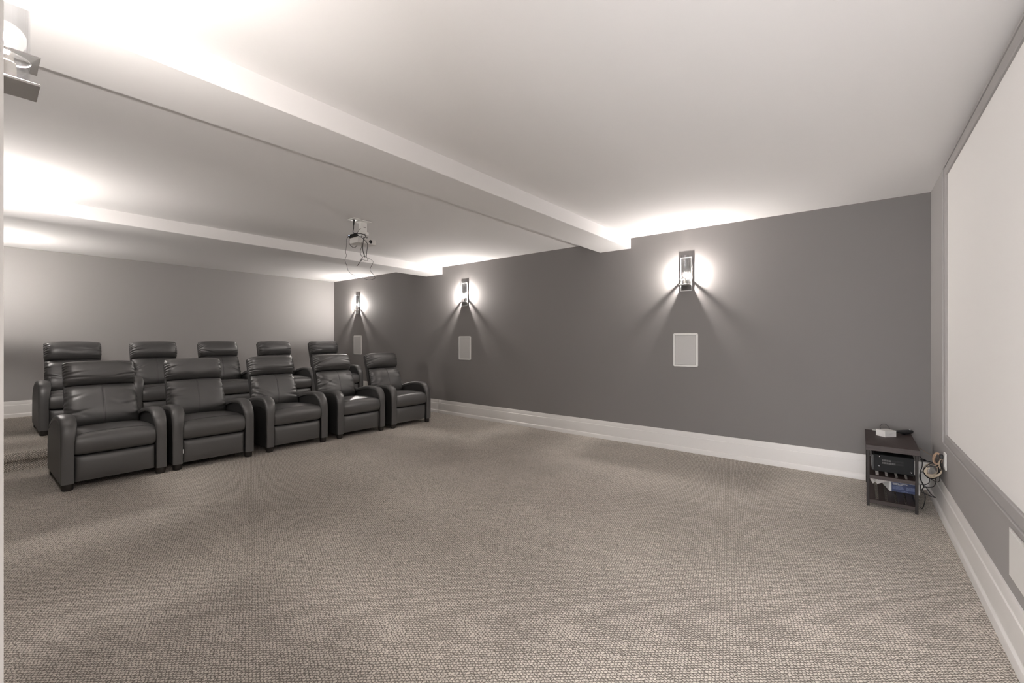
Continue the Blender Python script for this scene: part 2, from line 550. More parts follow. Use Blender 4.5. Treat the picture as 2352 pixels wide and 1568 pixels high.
# ------------------------------------------------------------------ sconces
def sconce(x, y, zrot, label, group):
    """local: wall at y=0, room towards -y"""
    t = thing('wall_sconce', label, 'sconce', (x, y, 1.855), zrot, group)
    bm = bmesh.new(); add_box(bm, -0.045, 0.045, -0.0105, 0.0, -0.01, 0.25, 0.001, 1); finish('mounting_box', bm, M['chrome_dark'], t)
    bm = bmesh.new(); add_box(bm, -0.0635, 0.0635, -0.0142, -0.0102, -0.066, 0.311, 0.0015, 2); finish('back_plate', bm, M['chrome_dark'], t)
    # bevelled border strips of the back plate
    bm = bmesh.new()
    for a in (-0.0635, 0.0555):
        add_box(bm, a, a + 0.008, -0.0160, -0.0140, -0.066, 0.311, 0.0006, 1)
    for z in (-0.066, 0.303):
        add_box(bm, -0.0554, 0.0554, -0.0160, -0.0140, z, z + 0.008, 0.0006, 1)
    finish('plate_border', bm, M['chrome'], t)
    cy = -0.0585
    # lower shelf plate and upper ring plate
    bm = bmesh.new(); add_box(bm, -0.053, 0.053, -0.1115, -0.0143, -0.003, 0.003, 0.001, 1); finish('lower_plate', bm, M['chrome'], t)
    bm = bmesh.new()
    n = 32
    zt = 0.0655
    rings = []
    for z in (zt - 0.0015, zt + 0.0015):
        inner = [bm.verts.new((0.0405 * math.cos(2 * math.pi * i / n), cy + 0.0405 * math.sin(2 * math.pi * i / n), z)) for i in range(n)]
        outer = []
        for i in range(n):
            c, s_ = math.cos(2 * math.pi * i / n), math.sin(2 * math.pi * i / n)
            k = min(0.053 / max(abs(c), 1e-6), (0.053 if s_ < 0 else 0.0438) / max(abs(s_), 1e-6))
            outer.append(bm.verts.new((c * k, cy + s_ * k, z)))
        rings.append((inner, outer))
    for i in range(n):
        j = (i + 1) % n
        (a0, b0), (a1, b1) = rings
        bm.faces.new((a0[i], a0[j], b0[j], b0[i]))
        bm.faces.new((a1[i], a1[j], b1[j], b1[i]))
        bm.faces.new((a0[i], a0[j], a1[j], a1[i]))
        bm.faces.new((b0[i], b0[j], b1[j], b1[i]))
    finish('upper_plate', bm, M['chrome'], t)
    mx = Matrix.Translation((0, cy, 0))
    bm = bmesh.new()
    prof = [(0.039, 0.004), (0.039, 0.325), (0.0385, 0.327), (0.0365, 0.327), (0.036, 0.325), (0.036, 0.004)]
    add_lathe(bm, prof, 40, mx, caps=False)
    finish('glass_tube', bm, M['glass'], t)
    lathe('lamp_socket', M['socket'], t, [(0.024, 0.003), (0.024, 0.012), (0.017, 0.014), (0.017, 0.052), (0.0135, 0.056), (0.0135, 0.066)], 20, mx)
    R, zc = 0.034, 0.113
    prof = [(0.0125, 0.064), (0.014, 0.076)]
    for i in range(3, 13):
        a = math.radians(-90 + 180 * i / 12.5)
        prof.append((R * math.cos(a), zc + R * math.sin(a)))
    prof.append((0.002, zc + R))
    bulb = lathe('light_bulb', M['bulbglass'], t, prof, 24, mx, caps=False)
    lathe('filament', M['filament'], bulb, [(0.0015, zc - 0.009), (0.0052, zc - 0.0055), (0.0068, zc - 0.001), (0.0066, zc + 0.003), (0.0045, zc + 0.0065), (0.0012, zc + 0.009)], 12, mx)
    return t
g = 'clear glass tube sconces with square chrome plates'
sconce(-1.508, YF, 0, 'lit glass tube sconce on the far wall nearest the screen', g)
sconce(-4.972, YF, 0, 'middle lit glass tube sconce of the far wall', g)
sconce(-8.083, YF, 0, 'lit glass tube sconce on the far wall nearest the rear corner', g)
sconce(-1.575, YN, math.pi, 'large lit sconce cut off at the upper left corner of the photo', g)
sconce(-4.990, YN, math.pi, 'glass tube sconce on the near wall level with the front row', g)
sconce(-8.083, YN, math.pi, 'glass tube sconce on the near wall level with the back row', g)

# ------------------------------------------------------------------ recliners (local: x forward from the front face, y across, z up)
def smooth(a, b, t):
    t = max(0.0, min(1.0, (t - a) / (b - a)))
    return t * t * (3 - 2 * t)

ARM_TOP = [(0.0, 0.058), (0.0, 0.20), (0.001, 0.33), (0.000, 0.43), (-0.008, 0.485), (-0.028, 0.530), (-0.062, 0.566), (-0.105, 0.589), (-0.16, 0.600), (-0.24, 0.602), (-0.34, 0.594), (-0.45, 0.575), (-0.56, 0.546), (-0.66, 0.510), (-0.73, 0.475)]
def arm_panel_mesh():
    bm = bmesh.new()
    ins = []
    for i, (x, z) in enumerate(ARM_TOP):
        a = ARM_TOP[max(i - 1, 0)]
        b = ARM_TOP[min(i + 1, len(ARM_TOP) - 1)]
        t = Vector((b[0] - a[0], b[1] - a[1])).normalized()
        ins.append((x - t.y * 0.016, z + t.x * 0.016) if i else (x - 0.016, z))
    poly = ins + [(-0.785, 0.42), (-0.825, 0.33), (-0.845, 0.20), (-0.85, 0.08), (-0.83, 0.058)]
    poly = [(x, min(z, 0.6)) for x, z in poly]
    add_prism(bm, poly, -0.0395, 0.0395, 'y')
    return bm
def arm_pad_mesh(sgn):
    """upholstered strip that wraps the front and top of the arm; bulges inwards at the top"""
    bm = bmesh.new()
    P = catmull([(x, 0, z) for x, z in ARM_TOP], 2)
    rings = []
    n = len(P)
    for i, p in enumerate(P):
        t = (P[min(i + 1, n - 1)] - P[max(i - 1, 0)]).normalized()
        nrm = Vector((-t.z, 0, t.x)) * -1          # outwards
        s = i / (n - 1)
        top = smooth(0.12, 0.42, s)
        wo, wi = 0.0425, 0.0405 + 0.021 * top * (1 - 0.35 * smooth(0.8, 1.0, s))
        puff = 0.006 + 0.007 * top
        ring = []
        prof = [(-wo, -0.03), (-wo, -0.008), (-wo + 0.004, 0.0), (-wo + 0.014, puff * 0.7), (0.0, puff), (wi - 0.014, puff * 0.7), (wi - 0.004, 0.0), (wi, -0.010), (wi - 0.004, -0.03)]
        for y, d in prof:
            ring.append(bm.verts.new(Vector((p.x, sgn * y, p.z)) + nrm * (d - 0.008)))
        rings.append(ring)
    m_ = len(rings[0])
    for A, B in zip(rings, rings[1:]):
        for j in range(m_):
            bm.faces.new((A[j], A[(j + 1) % m_], B[(j + 1) % m_], B[j]))
    bm.faces.new(rings[0])
    bm.faces.new(rings[-1])
    return bm

def cushion(w, h, tf, tb, rng, seam=False, creases=5, crown=0.012, flare=0.0, depth=0.010, pu=5.0, pv=2.6, slant=None):
    """plump cushion standing in the y-z plane, front towards +x; gathered creases at both ends"""
    us = sorted(set([-1, -0.992, -0.975, -0.95, -0.92, -0.885, -0.85, -0.815] + [-0.78 + 0.06 * i for i in range(27)] + [0.815, 0.85, 0.885, 0.92, 0.95, 0.975, 0.992, 1] + ([-0.05, -0.03, -0.016, 0.016, 0.03, 0.05] if seam else [])))
    vs = [-1, -0.985, -0.95, -0.90, -0.84] + [-0.78 + 0.04 * i for i in range(40)] + [0.84, 0.90, 0.95, 0.985, 1]
    cr = []
    for side in (-1, 1):
        for k in range(creases):
            big = rng.random() < 0.4
            cr.append((side, -0.86 + 1.72 * (k + rng.uniform(0.2, 0.8)) / creases, rng.uniform(-0.7, 0.7), rng.uniform(0.035, 0.06) * (1.5 if big else 1), rng.uniform(0.45, 1.0) * depth, rng.uniform(0.22, 0.5) if big else rng.uniform(0.06, 0.16)))
    if slant:
        cr += slant
    lump = [(rng.uniform(-0.7, 0.7), rng.uniform(-0.6, 0.6), rng.uniform(0.2, 0.4), rng.uniform(-0.006, 0.006)) for _ in range(5)]
    def fcurve(u, v):
        return (max(0, 1 - abs(u) ** pu)) ** 0.5 * (max(0, 1 - abs(v) ** pv)) ** 0.5
    def pos(u, v, front):
        f = fcurve(u, v)
        x = (tf if front else -tb) * f
        if front:
            for side, v0, sl, sg, dp, ln in cr:
                e = (1 - side * u)                      # distance from that end (0..2)
                if e < ln * 2.2:
                    q = v - (v0 + sl * e)
                    x -= dp * math.exp(-(q / sg) ** 2) * (1 - smooth(0, ln * 2.0, e)) * smooth(0, 0.03, e + 0.02) * min(1, f * 2)
                    x += 0.55 * dp * math.exp(-((q - 1.7 * sg) / sg) ** 2) * (1 - smooth(0, ln * 2.0, e)) * min(1, f * 2)
            for a, b_, s_, d in lump:
                x += d * math.exp(-((u - a) ** 2 + (v - b_) ** 2) / s_ ** 2) * f
            if seam:
                x -= 0.0022 * math.exp(-(u / 0.022) ** 2) * min(1, f * 2)
        rnd = 1 - 0.045 * abs(v) ** 8
        wy = w / 2 * (1 + flare * (-v)) * rnd
        puck = 0.005 * sum(math.exp(-((v - c[1]) / c[3]) ** 2) for c in cr if c[0] * u > 0) * smooth(0.9, 1.0, abs(u))
        z = h / 2 + v * h / 2 * (1 - 0.02 * abs(u) ** 6) + crown * (1 - u * u) * (1 if v > 0 else 0) * smooth(0, 1, v)
        return Vector((x, u * wy - math.copysign(puck, u), z))
    if seam == 'path':
        return [[pos(du, -0.96 + 1.9 * k / 24, True) + Vector((0.0003, 0, 0)) for k in range(25)] for du in (-0.016, 0.016)]
    bm = bmesh.new()
    grid = {}
    for fr in (True, False):
        for i, u in enumerate(us):
            for j, v in enumerate(vs):
                edge = i in (0, len(us) - 1) or j in (0, len(vs) - 1)
                if edge and not fr:
                    grid[(fr, i, j)] = grid[(True, i, j)]
                else:
                    grid[(fr, i, j)] = bm.verts.new(pos(u, v, fr))
    for fr in (True, False):
        for i in range(len(us) - 1):
            for j in range(len(vs) - 1):
                q = [grid[(fr, i, j)], grid[(fr, i + 1, j)], grid[(fr, i + 1, j + 1)], grid[(fr, i, j + 1)]]
                if not fr:
                    q.reverse()
                try:
                    bm.faces.new(q)
                except ValueError:
                    pass
    return bm

LEAN = math.atan(0.335)
_cache = {}
def shared(key, build, m, angle=40):
    if key not in _cache:
        bm = build()
        bmesh.ops.recalc_face_normals(bm, faces=bm.faces)
        me = bpy.data.meshes.new(key)
        bm.to_mesh(me)
        bm.free()
        for p in me.polygons:
            p.use_smooth = True
        me.set_sharp_from_angle(angle=math.radians(angle))
        me.materials.append(m)
        _cache[key] = me
    return _cache[key]

def seat_mesh():
    bm = bmesh.new()
    # side profile of the seat, front rounded over and slightly overhanging
    prof = [(-0.58, 0.300), (-0.10, 0.283), (-0.045, 0.280), (-0.022, 0.290), (-0.008, 0.312), (0.000, 0.345), (0.003, 0.380), (-0.003, 0.412), (-0.018, 0.436), (-0.040, 0.450), (-0.085, 0.458), (-0.16, 0.461), (-0.28, 0.460), (-0.42, 0.452), (-0.56, 0.442), (-0.585, 0.41)]
    W_ = 0.268
    ys = [-1, -0.985, -0.95, -0.88, -0.75, -0.5, -0.25, 0, 0.25, 0.5, 0.75, 0.88, 0.95, 0.985, 1]
    rows = []
    cx, cz = -0.28, 0.37
    for yy in ys:
        e = (1 - abs(yy) ** 9) ** 0.5 if abs(yy) < 1 else 0
        k = 0.86 + 0.14 * e
        crown = 0.014 * (1 - yy * yy)
        rows.append([bm.verts.new((cx + (x - cx) * (0.965 + 0.035 * e), yy * W_, cz + (z - cz) * k + (crown if z > 0.43 else 0))) for x, z in prof])
    n = len(prof)
    for A, B in zip(rows, rows[1:]):
        for j in range(n):
            bm.faces.new((A[j], A[(j + 1) % n], B[(j + 1) % n], B[j]))
    bm.faces.new(rows[0])
    bm.faces.new(rows[-1])
    return bm
def seat_seam_mesh():
    bm = bmesh.new()
    pts = []
    for i in range(15):
        yy = -0.95 + 1.9 * i / 14
        pts.append((-0.052, yy * 0.262, 0.4545 + 0.0128 * (1 - yy * yy) - 0.0055 * smooth(0.8, 0.97, abs(yy))))
    add_tube(bm, pts, 0.0009, 5, 2)
    return bm
def footrest_mesh():
    bm = bmesh.new()
    W_ = 0.266
    zs = [0.060, 0.064, 0.080, 0.13, 0.175, 0.22, 0.255, 0.268, 0.273]
    xs = [-0.040, -0.026, -0.019, -0.014, -0.012, -0.013, -0.018, -0.026, -0.040]
    ys = [-1, -0.985, -0.95, -0.85, -0.5, 0, 0.5, 0.85, 0.95, 0.985, 1]
    rows = []
    for yy in ys:
        e = (1 - abs(yy) ** 12) ** 0.5 if abs(yy) < 1 else 0
        row = [bm.verts.new((-0.045 + (x + 0.045) * e, yy * W_, z)) for x, z in zip(xs, zs)]
        row += [bm.verts.new((-0.07, yy * W_, 0.273)), bm.verts.new((-0.07, yy * W_, 0.060))]
        rows.append(row)
    n = len(rows[0])
    for A, B in zip(rows, rows[1:]):
        for j in range(n):
            bm.faces.new((A[j], A[(j + 1) % n], B[(j + 1) % n], B[j]))
    bm.faces.new(rows[0])
    bm.faces.new(rows[-1])
    return bm
def shell_mesh():
    bm = bmesh.new()
    # leaning slab, thicker towards the top, rounded edges
    prof = [(-0.612, 0.36), (-0.735, 0.73), (-0.822, 1.000), (-0.836, 1.008), (-0.868, 1.000), (-0.874, 0.985), (-0.790, 0.70), (-0.690, 0.36)]
    ys = [(-0.243, 0.9), (-0.249, 0.96), (-0.251, 1.0)]
    rows = []
    c = Vector((-0.75, 0.7))
    for y, k in [(-0.252, 0.975), (-0.247, 0.993), (-0.24, 1.0), (0.24, 1.0), (0.247, 0.993), (0.252, 0.975)]:
        rows.append([bm.verts.new((c.x + (x - c.x) * k, y, c.y + (z - c.y) * k)) for x, z in prof])
    n = len(prof)
    for A, B in zip(rows, rows[1:]):
        for j in range(n):
            bm.faces.new((A[j], A[(j + 1) % n], B[(j + 1) % n], B[j]))
    bm.faces.new(rows[0])
    bm.faces.new(rows[-1])
    return bm
def base_mesh():
    bm = bmesh.new()
    add_box(bm, -0.80, -0.075, -0.262, 0.262, 0.068, 0.33, 0.004, 1)
    return bm
def foot_mesh():
    bm = bmesh.new()
    add_lathe(bm, [(0.026, 0.0), (0.033, 0.004), (0.0365, 0.018), (0.0365, 0.038), (0.034, 0.060)], 18)
    return bm
def box_mesh(*a):
    def f():
        bm = bmesh.new()
        add_box(bm, *a)
        return bm
    return f

GROUP_F, GROUP_B = 'front row of black leather recliners', 'back row of black leather recliners on the raised floor'
def recliner(x, yc, z, rz, label, group, seed, slant_back=None, slant_head=None, fat=1.0, tagged=False, lean_add=0.0):
    rng = random.Random(seed)
    t = thing('recliner', label, 'recliner', (x, yc, z), rz, group)
    L = M['leather']
    for s in (-1, 1):
        a = link('armrest', shared('arm_panel', arm_panel_mesh, M['leather_shaded']), t, (0, s * 0.3095, 0))
        link('arm_pad', shared('arm_pad_%d' % s, lambda s=s: arm_pad_mesh(-s), L), a)
    link('underframe', shared('recliner_underframe', base_mesh, M['dark']), t)
    st = link('seat', shared('recliner_seat', seat_mesh, L, 60), t)
    link('seat_seam', shared('recliner_seat_seam', seat_seam_mesh, M['seam']), st)
    link('footrest', shared('recliner_footrest', footrest_mesh, L, 50), t)
    link('back_shell', shared('recliner_back_shell', shell_mesh, M['leather_shaded']), t)
    R = Matrix.Rotation(-LEAN, 4, 'Y')
    def up(o, x, z):
        o.matrix_local = Matrix.Translation((x, 0, z)) @ R
    args = (0.532, 0.400, 0.108 * fat, 0.02)
    st_ = rng.getstate()
    bk = finish('back_cushion', cushion(*args, rng, True, 11, 0.004, 0.035, 0.0105, 7.0, 3.0, slant=slant_back), L, t, 80)
    rng.setstate(st_)
    bm = bmesh.new()
    for P_ in cushion(*args, rng, 'path', 11, 0.004, 0.035, 0.0105, 7.0, 3.0, slant=slant_back):
        add_tube(bm, P_, 0.0007, 5, 1)
    seam_o = finish('back_seam', bm, M['seam'], bk, 60)
    seam_o['kind'] = 'stuff'
    up(bk, -0.605, 0.425)
    hd = finish('headrest', cushion(0.524, 0.236, 0.120 * fat, 0.05, rng, False, 7, 0.008, 0.0, 0.0125, pu=7.0, pv=2.5, slant=slant_head), L, t, 80)
    up(hd, -0.738, 0.803)
    fm = shared('recliner_foot', foot_mesh, M['foot'])
    for fx in (-0.045, -0.76):
        for fy in (-0.3075, 0.3075):
            link('foot', fm, t, (fx, fy, 0))
    if tagged:
        tg = link('care_tag', shared('recliner_tag', box_mesh(-0.012, -0.008, -0.2735, -0.2665, 0.155, 0.195), M['tagm']), t)
        tg['label'] = 'small white care tag'
    return t

FX = -5.055
recliner(FX, 0.797, 0, 0.015, 'leftmost recliner of the front row, largest in the photo, with its whole left side showing', GROUP_F, 11)
recliner(FX + 0.01, 1.539, 0, -0.02, 'second front-row recliner from the left, with a tiny white tag beside its footrest', GROUP_F, 22, tagged=True)
recliner(FX - 0.005, 2.380, 0, 0.0, 'middle recliner of the front row, deep diagonal creases low on its backrest', GROUP_F, 33,
         slant_back=[(-1, -0.15, -0.8, 0.06, 0.016, 0.5), (-1, -0.4, -0.75, 0.05, 0.014, 0.42), (-1, 0.2, -0.85, 0.07, 0.012, 0.5)])
recliner(FX - 0.02, 3.220, 0, 0.02, 'fourth front-row recliner from the left, creased backrest and shiny headrest, beside the end one', GROUP_F, 44, fat=1.12,
         slant_back=[(-1, 0.45, -0.7, 0.07, 0.016, 0.55), (-1, -0.2, 0.6, 0.06, 0.012, 0.45)], slant_head=[(-1, -0.3, 0.8, 0.12, 0.012, 0.6)])
recliner(FX - 0.02, 4.028, 0, 0.0, 'end recliner of the front row, nearest the dark far wall', GROUP_F, 55)
BX = -7.005
recliner(BX, 0.800, ZR, 0.0, 'leftmost recliner of the back row, its left armrest clear on the raised floor', GROUP_B, 66)
recliner(BX, 1.608, ZR, 0.0, 'second back-row recliner from the left, behind the gap between two front recliners', GROUP_B, 77)
recliner(BX, 2.400, ZR, 0.0, 'middle recliner of the back row', GROUP_B, 88, slant_back=[(1, -0.5, 0.7, 0.07, 0.014, 0.6)])
recliner(BX, 3.235, ZR, 0.0, 'fourth back-row recliner from the left, right armrest arching against the rear wall', GROUP_B, 99)
recliner(BX, 4.105, ZR, 0.0, 'end recliner of the back row, its headrest overlapping the rear corner', GROUP_B, 110)

# ------------------------------------------------------------------ ceiling projector, its outlet and cables
pj = thing('projector', 'small white projector hanging from a ceiling bracket', 'projector', (-4.03, 2.555, 2.475))
def part_box(name, m, p, x0, x1, y0, y1, z0, z1, bev=0.002, seg=2):
    bm = bmesh.new()
    add_box(bm, x0, x1, y0, y1, z0, z1, bev, seg)
    return finish(name, bm, m, p, 24)
part_box('ceiling_plate', M['white_pl'], pj, -0.065, 0.065, -0.06, 0.06, -0.010, 0.0, 0.004)
part_box('mount_post', M['white_pl'], pj, -0.020, 0.020, -0.036, 0.036, -0.110, -0.009, 0.003)
part_box('mount_bracket', M['white_pl'], pj, -0.035, 0.035, -0.046, 0.046, -0.140, -0.108, 0.003)
for sy in (-0.03, 0.03):
    part_box('mount_lug', M['white_pl'], pj, -0.02, 0.02, sy - 0.004, sy + 0.004, -0.188, -0.135, 0.001, 1)
    lathe('mount_knob', M['screw'], pj, [(0.009, -0.004), (0.009, 0.004)], 12, Matrix.Translation((0.022, sy, -0.162)) @ Matrix.Rotation(math.pi / 2, 4, 'Y'))
body = part_box('projector_body', M['matte_pl'], pj, -0.090, 0.075, -0.108, 0.108, -0.240, -0.186, 0.006, 3)
lathe('projector_lens', M['lens'], body, [(0.0185, 0.0), (0.0185, 0.010), (0.015, 0.011), (0.012, 0.006), (0.002, 0.008)], 24, Matrix.Translation((0.070, 0.040, -0.212)) @ Matrix.Rotation(math.pi / 2, 4, 'Y'))
lathe('sensor_window', M['lens'], body, [(0.004, 0.0), (0.004, 0.0015)], 12, Matrix.Translation((0.0745, -0.010, -0.212)) @ Matrix.Rotation(math.pi / 2, 4, 'Y'))
part_box('badge_print', M['ink'], pj, 0.0195, 0.0205, -0.010, 0.018, -0.064, -0.058, 0.0)

co = thing('ceiling_outlet', 'white ceiling outlet plate beside the projector bracket', 'outlet', (-4.012, 2.442, 2.475))
part_box('outlet_plate', M['white_pl'], co, -0.062, 0.062, -0.037, 0.037, -0.007, 0.0, 0.002)
part_box('socket_face', M['white_pl'], co, 0.005, 0.045, -0.018, 0.018, -0.010, -0.006, 0.001)

def cable(name, label, m, pts, r, cat='cable', group=None, n=6):
    o = tube(name, m, None, pts, r, n)
    return tag(o, label, cat, group)
gp = 'loose cables under the projector'
pc = thing('power_cord', 'black power cord plugged into the ceiling outlet by the projector', 'cable', (-4.0, 2.43, 2.466), group=gp)
def local(p, q):
    return [(a - q[0], b - q[1], c - q[2]) for a, b, c in p]
q = (-4.0, 2.43, 2.466)
o = lathe('plug', M['cable_b'], pc, [(0.013, 0.0), (0.013, -0.012), (0.009, -0.026), (0.0055, -0.055), (0.004, -0.062)], 14)
tube('cord', M['cable_b'], pc, local([(-4.0, 2.43, 2.41), (-3.998, 2.428, 2.375), (-3.998, 2.42, 2.345), (-3.985, 2.42, 2.327), (-3.955, 2.434, 2.320), (-3.915, 2.460, 2.315), (-3.91, 2.50, 2.311), (-3.93, 2.520, 2.296), (-3.97, 2.522, 2.287)], q), 0.0036, 7)
ad = thing('media_adapter', 'black media box with a glowing blue light taped beside the projector', 'media box', (-3.978, 2.410, 2.297))
bm = bmesh.new()
add_box(bm, -0.046, 0.046, -0.020, 0.020, -0.009, 0.009, 0.003, 1)
bx = finish('adapter_case', bm, M['blackpl'], ad, 24)
lathe('status_light', M['led'], bx, [(0.0045, 0.0), (0.0045, 0.002)], 10, Matrix.Translation((-0.032, -0.0195, -0.001)) @ Matrix.Rotation(math.pi / 2, 4, 'X'))
ad.rotation_euler = (math.radians(-18), math.radians(-14), math.radians(33))
zs_ = [(-4.020, 2.386, 2.285), (-4.033, 2.372, 2.263), (-4.036, 2.371, 2.205), (-4.04, 2.367, 2.13), (-4.035, 2.371, 2.098), (-4.046, 2.362, 2.045), (-4.031, 2.374, 1.992), (-4.023, 2.381, 1.949), (-3.998, 2.401, 1.912), (-3.982, 2.414, 1.906), (-3.969, 2.424, 1.882), (-3.957, 2.434, 1.874), (-3.928, 2.458, 1.89), (-3.899, 2.481, 1.869), (-3.878, 2.498, 1.856), (-3.851, 2.52, 1.85), (-3.816, 2.548, 1.864), (-3.812, 2.552, 1.874), (-3.828, 2.538, 1.912), (-3.851, 2.52, 1.957), (-3.826, 2.54, 2.026), (-3.837, 2.532, 2.05), (-3.874, 2.502, 2.077), (-3.886, 2.491, 2.085), (-3.895, 2.485, 2.12)]
cable('thin_cable', 'long thin dark cable hanging in a wavy loop far below the projector', M['cable_b'], zs_, 0.0017, group=gp)
cable('thin_cable', 'short black cable running slantwise up to the projector post', M['cable_b'], [(-4.015, 2.520, 2.395), (-3.945, 2.462, 2.365), (-3.955, 2.440, 2.322)], 0.0022, group=gp)
cable('thin_cable', 'dark cable looping under the near left corner of the projector', M['cable_b'], [(-4.013, 2.392, 2.282), (-4.014, 2.389, 2.250), (-4.013, 2.389, 2.221), (-4.0, 2.399, 2.194), (-3.978, 2.418, 2.175), (-3.961, 2.431, 2.186), (-3.957, 2.440, 2.205)], 0.0022, group=gp)
cable('thick_cable', 'thick brown-black cable hanging straight in front of the projector', M['cable_b'], [(-3.905, 2.500, 2.318), (-3.893, 2.486, 2.305), (-3.901, 2.480, 2.269), (-3.905, 2.476, 2.215), (-3.907, 2.475, 2.167), (-3.903, 2.478, 2.13), (-3.895, 2.485, 2.093), (-3.890, 2.489, 2.080)], 0.0036, group=gp)
cable('thin_cable', 'cable crossing the projector front and hanging right of the thick one', M['cable_b'], [(-3.945, 2.448, 2.300), (-3.936, 2.451, 2.292), (-3.911, 2.471, 2.275), (-3.878, 2.498, 2.231), (-3.87, 2.505, 2.205), (-3.874, 2.502, 2.157), (-3.877, 2.499, 2.11), (-3.880, 2.497, 2.077)], 0.0028, group=gp)
cable('thin_cable', 'cable with a free end pointing down left, lowest of the short ones', M['cable_b'], [(-3.930, 2.478, 2.240), (-3.915, 2.468, 2.191), (-3.926, 2.46, 2.146), (-3.924, 2.461, 2.114), (-3.911, 2.471, 2.077), (-3.915, 2.468, 2.056), (-3.949, 2.441, 1.994)], [0.0022, 0.0022, 0.0022, 0.003], group=gp)
cable('thin_cable', 'small curled cable end tied below the projector cables', M['cable_b'], [(-3.895, 2.485, 2.093), (-3.911, 2.471, 2.077), (-3.93, 2.456, 2.045), (-3.922, 2.462, 2.051), (-3.903, 2.478, 2.053), (-3.874, 2.502, 2.045), (-3.872, 2.503, 2.066), (-3.882, 2.495, 2.085)], 0.0017, group=gp)

# ------------------------------------------------------------------ side table with the electronics
tb = thing('side_table', 'narrow dark wood side table with slatted shelves by the screen wall', 'side table', (0, 0, 0))
TX0, TX1, TY0, TY1 = 0.030, 0.329, 4.228, 4.945
part_box('table_top', M['wood'], tb, TX0, TX1, TY0, TY1, 0.420, 0.460, 0.0015, 1)
for lx in (0.036, 0.304):
    for ly in (4.236, 4.915):
        part_box('leg', M['tmetal'], tb, lx, lx + 0.0175, ly, ly + 0.0175, 0.0, 0.421, 0.0015, 1)
for z0 in (0.026, 0.208):
    for y0 in (4.238, 4.913):
        part_box('shelf_rail', M['wood'], tb, 0.0525, 0.3045, y0, y0 + 0.022, z0, z0 + 0.027, 0.001, 1)
    for a, b in ((0.0535, 0.089), (0.1075, 0.144), (0.160, 0.199), (0.216, 0.253), (0.2685, 0.3035)):
        part_box('shelf_slat', M['wood'], tb, a, b, 4.259, 4.914, z0 + 0.012, z0 + 0.027, 0.001, 1)
for lx in (0.040, 0.308):
    for z0 in (0.032, 0.214):
        part_box('side_rail', M['tmetal'], tb, lx, lx + 0.010, 4.253, 4.916, z0, z0 + 0.014, 0.001, 1)

rc = thing('receiver', 'black electronic unit on the upper slatted shelf of the side table', 'receiver', (0, 0, 0))
RX0, RX1, RZ0, RZ1, RY = 0.078, 0.302, 0.262, 0.388, 4.275
part_box('receiver_case', M['black_dev'], rc, RX0, RX1, RY, 4.66, RZ0, RZ1, 0.003, 1)
part_box('side_cover', M['blackpl'], rc, RX0 - 0.012, RX0 + 0.002, RY + 0.004, 4.655, RZ0 + 0.004, RZ1 - 0.006, 0.003, 1)
bm = bmesh.new()
for i in range(24):
    xx = 0.126 + i * 0.00485
    for k, zc in enumerate((0.350, 0.332)):
        pass
def slots(lo, hi, k):
    bm = bmesh.new()
    for i in range(lo, hi):
        xx = 0.128 + i * 0.0049
        zc = 0.3475 if k == 0 else 0.3285
        add_box(bm, xx, xx + 0.0026, RY - 0.0008, RY + 0.001, zc - 0.0065, zc + 0.0065)
    return bm
bm.free()
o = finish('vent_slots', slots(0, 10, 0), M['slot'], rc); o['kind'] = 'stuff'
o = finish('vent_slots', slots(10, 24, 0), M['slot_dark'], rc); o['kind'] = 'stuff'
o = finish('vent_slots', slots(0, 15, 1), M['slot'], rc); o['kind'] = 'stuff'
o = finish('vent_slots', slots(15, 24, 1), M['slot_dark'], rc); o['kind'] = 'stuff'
for sx, sz in ((0.110, 0.372), (0.107, 0.301), (0.287, 0.283)):
    f = lathe('rubber_bump', M['blackpl'], rc, [(0.009, 0.0), (0.009, 0.002), (0.006, 0.0045), (0.001, 0.005)], 14, Matrix.Translation((sx, RY + 0.0005, sz)) @ Matrix.Rotation(math.pi / 2, 4, 'X'))
    lathe('screw_head', M['screw'], f, [(0.003, 0.0048), (0.0025, 0.0062), (0.0005, 0.0066)], 10, Matrix.Translation((sx + 0.001, RY + 0.0005, sz)) @ Matrix.Rotation(math.pi / 2, 4, 'X'))
for sx in (0.10, 0.28):
    for sy in (4.45, 4.62):
        lathe('receiver_foot', M['blackpl'], rc, [(0.012, 0.2345), (0.013, 0.24), (0.012, 0.263)], 12, Matrix.Translation((sx, sy, 0)))

bb = thing('cardboard_box', 'dark blue printed product box on the lower shelf of the side table', 'box', (0, 0, 0))
part_box('box_body', M['card'], bb, 0.176, 0.354, 4.5605, 4.72, 0.0535, 0.136, 0.001, 1)
part_box('blue_face', M['blue'], bb, 0.190, 0.344, 4.5592, 4.561, 0.0545, 0.128, 0.0)
rng = random.Random(5)
def print_text(name, text, m, p, x, y, z, size, width=None):
    cu = bpy.data.curves.new(name, 'FONT')
    cu.body = text
    cu.size = size
    cu.extrude = 0.0002
    cu.offset = 0.0002
    to = bpy.data.objects.new(name, cu)
    COL.objects.link(to)
    dg = bpy.context.evaluated_depsgraph_get()
    me = bpy.data.meshes.new_from_object(to.evaluated_get(dg))
    bpy.data.objects.remove(to)
    if width:
        w_ = max(v.co.x for v in me.vertices)
        for v in me.vertices:
            v.co.x *= width / w_
    me.materials.clear()
    me.materials.append(m)
    o = link(name, me, p, (x, y, z))
    o.rotation_euler = (math.pi / 2, 0, 0)
    o['kind'] = 'stuff'
    return o
print_text('title_print', 'UNIVERSAL PROJECTOR', M['card'], bb, 0.196, 4.5590, 0.1165, 0.0088, 0.088)
print_text('title_print', 'CEILING MOUNT', M['card'], bb, 0.196, 4.5590, 0.1085, 0.0088, 0.062)
bm = bmesh.new()
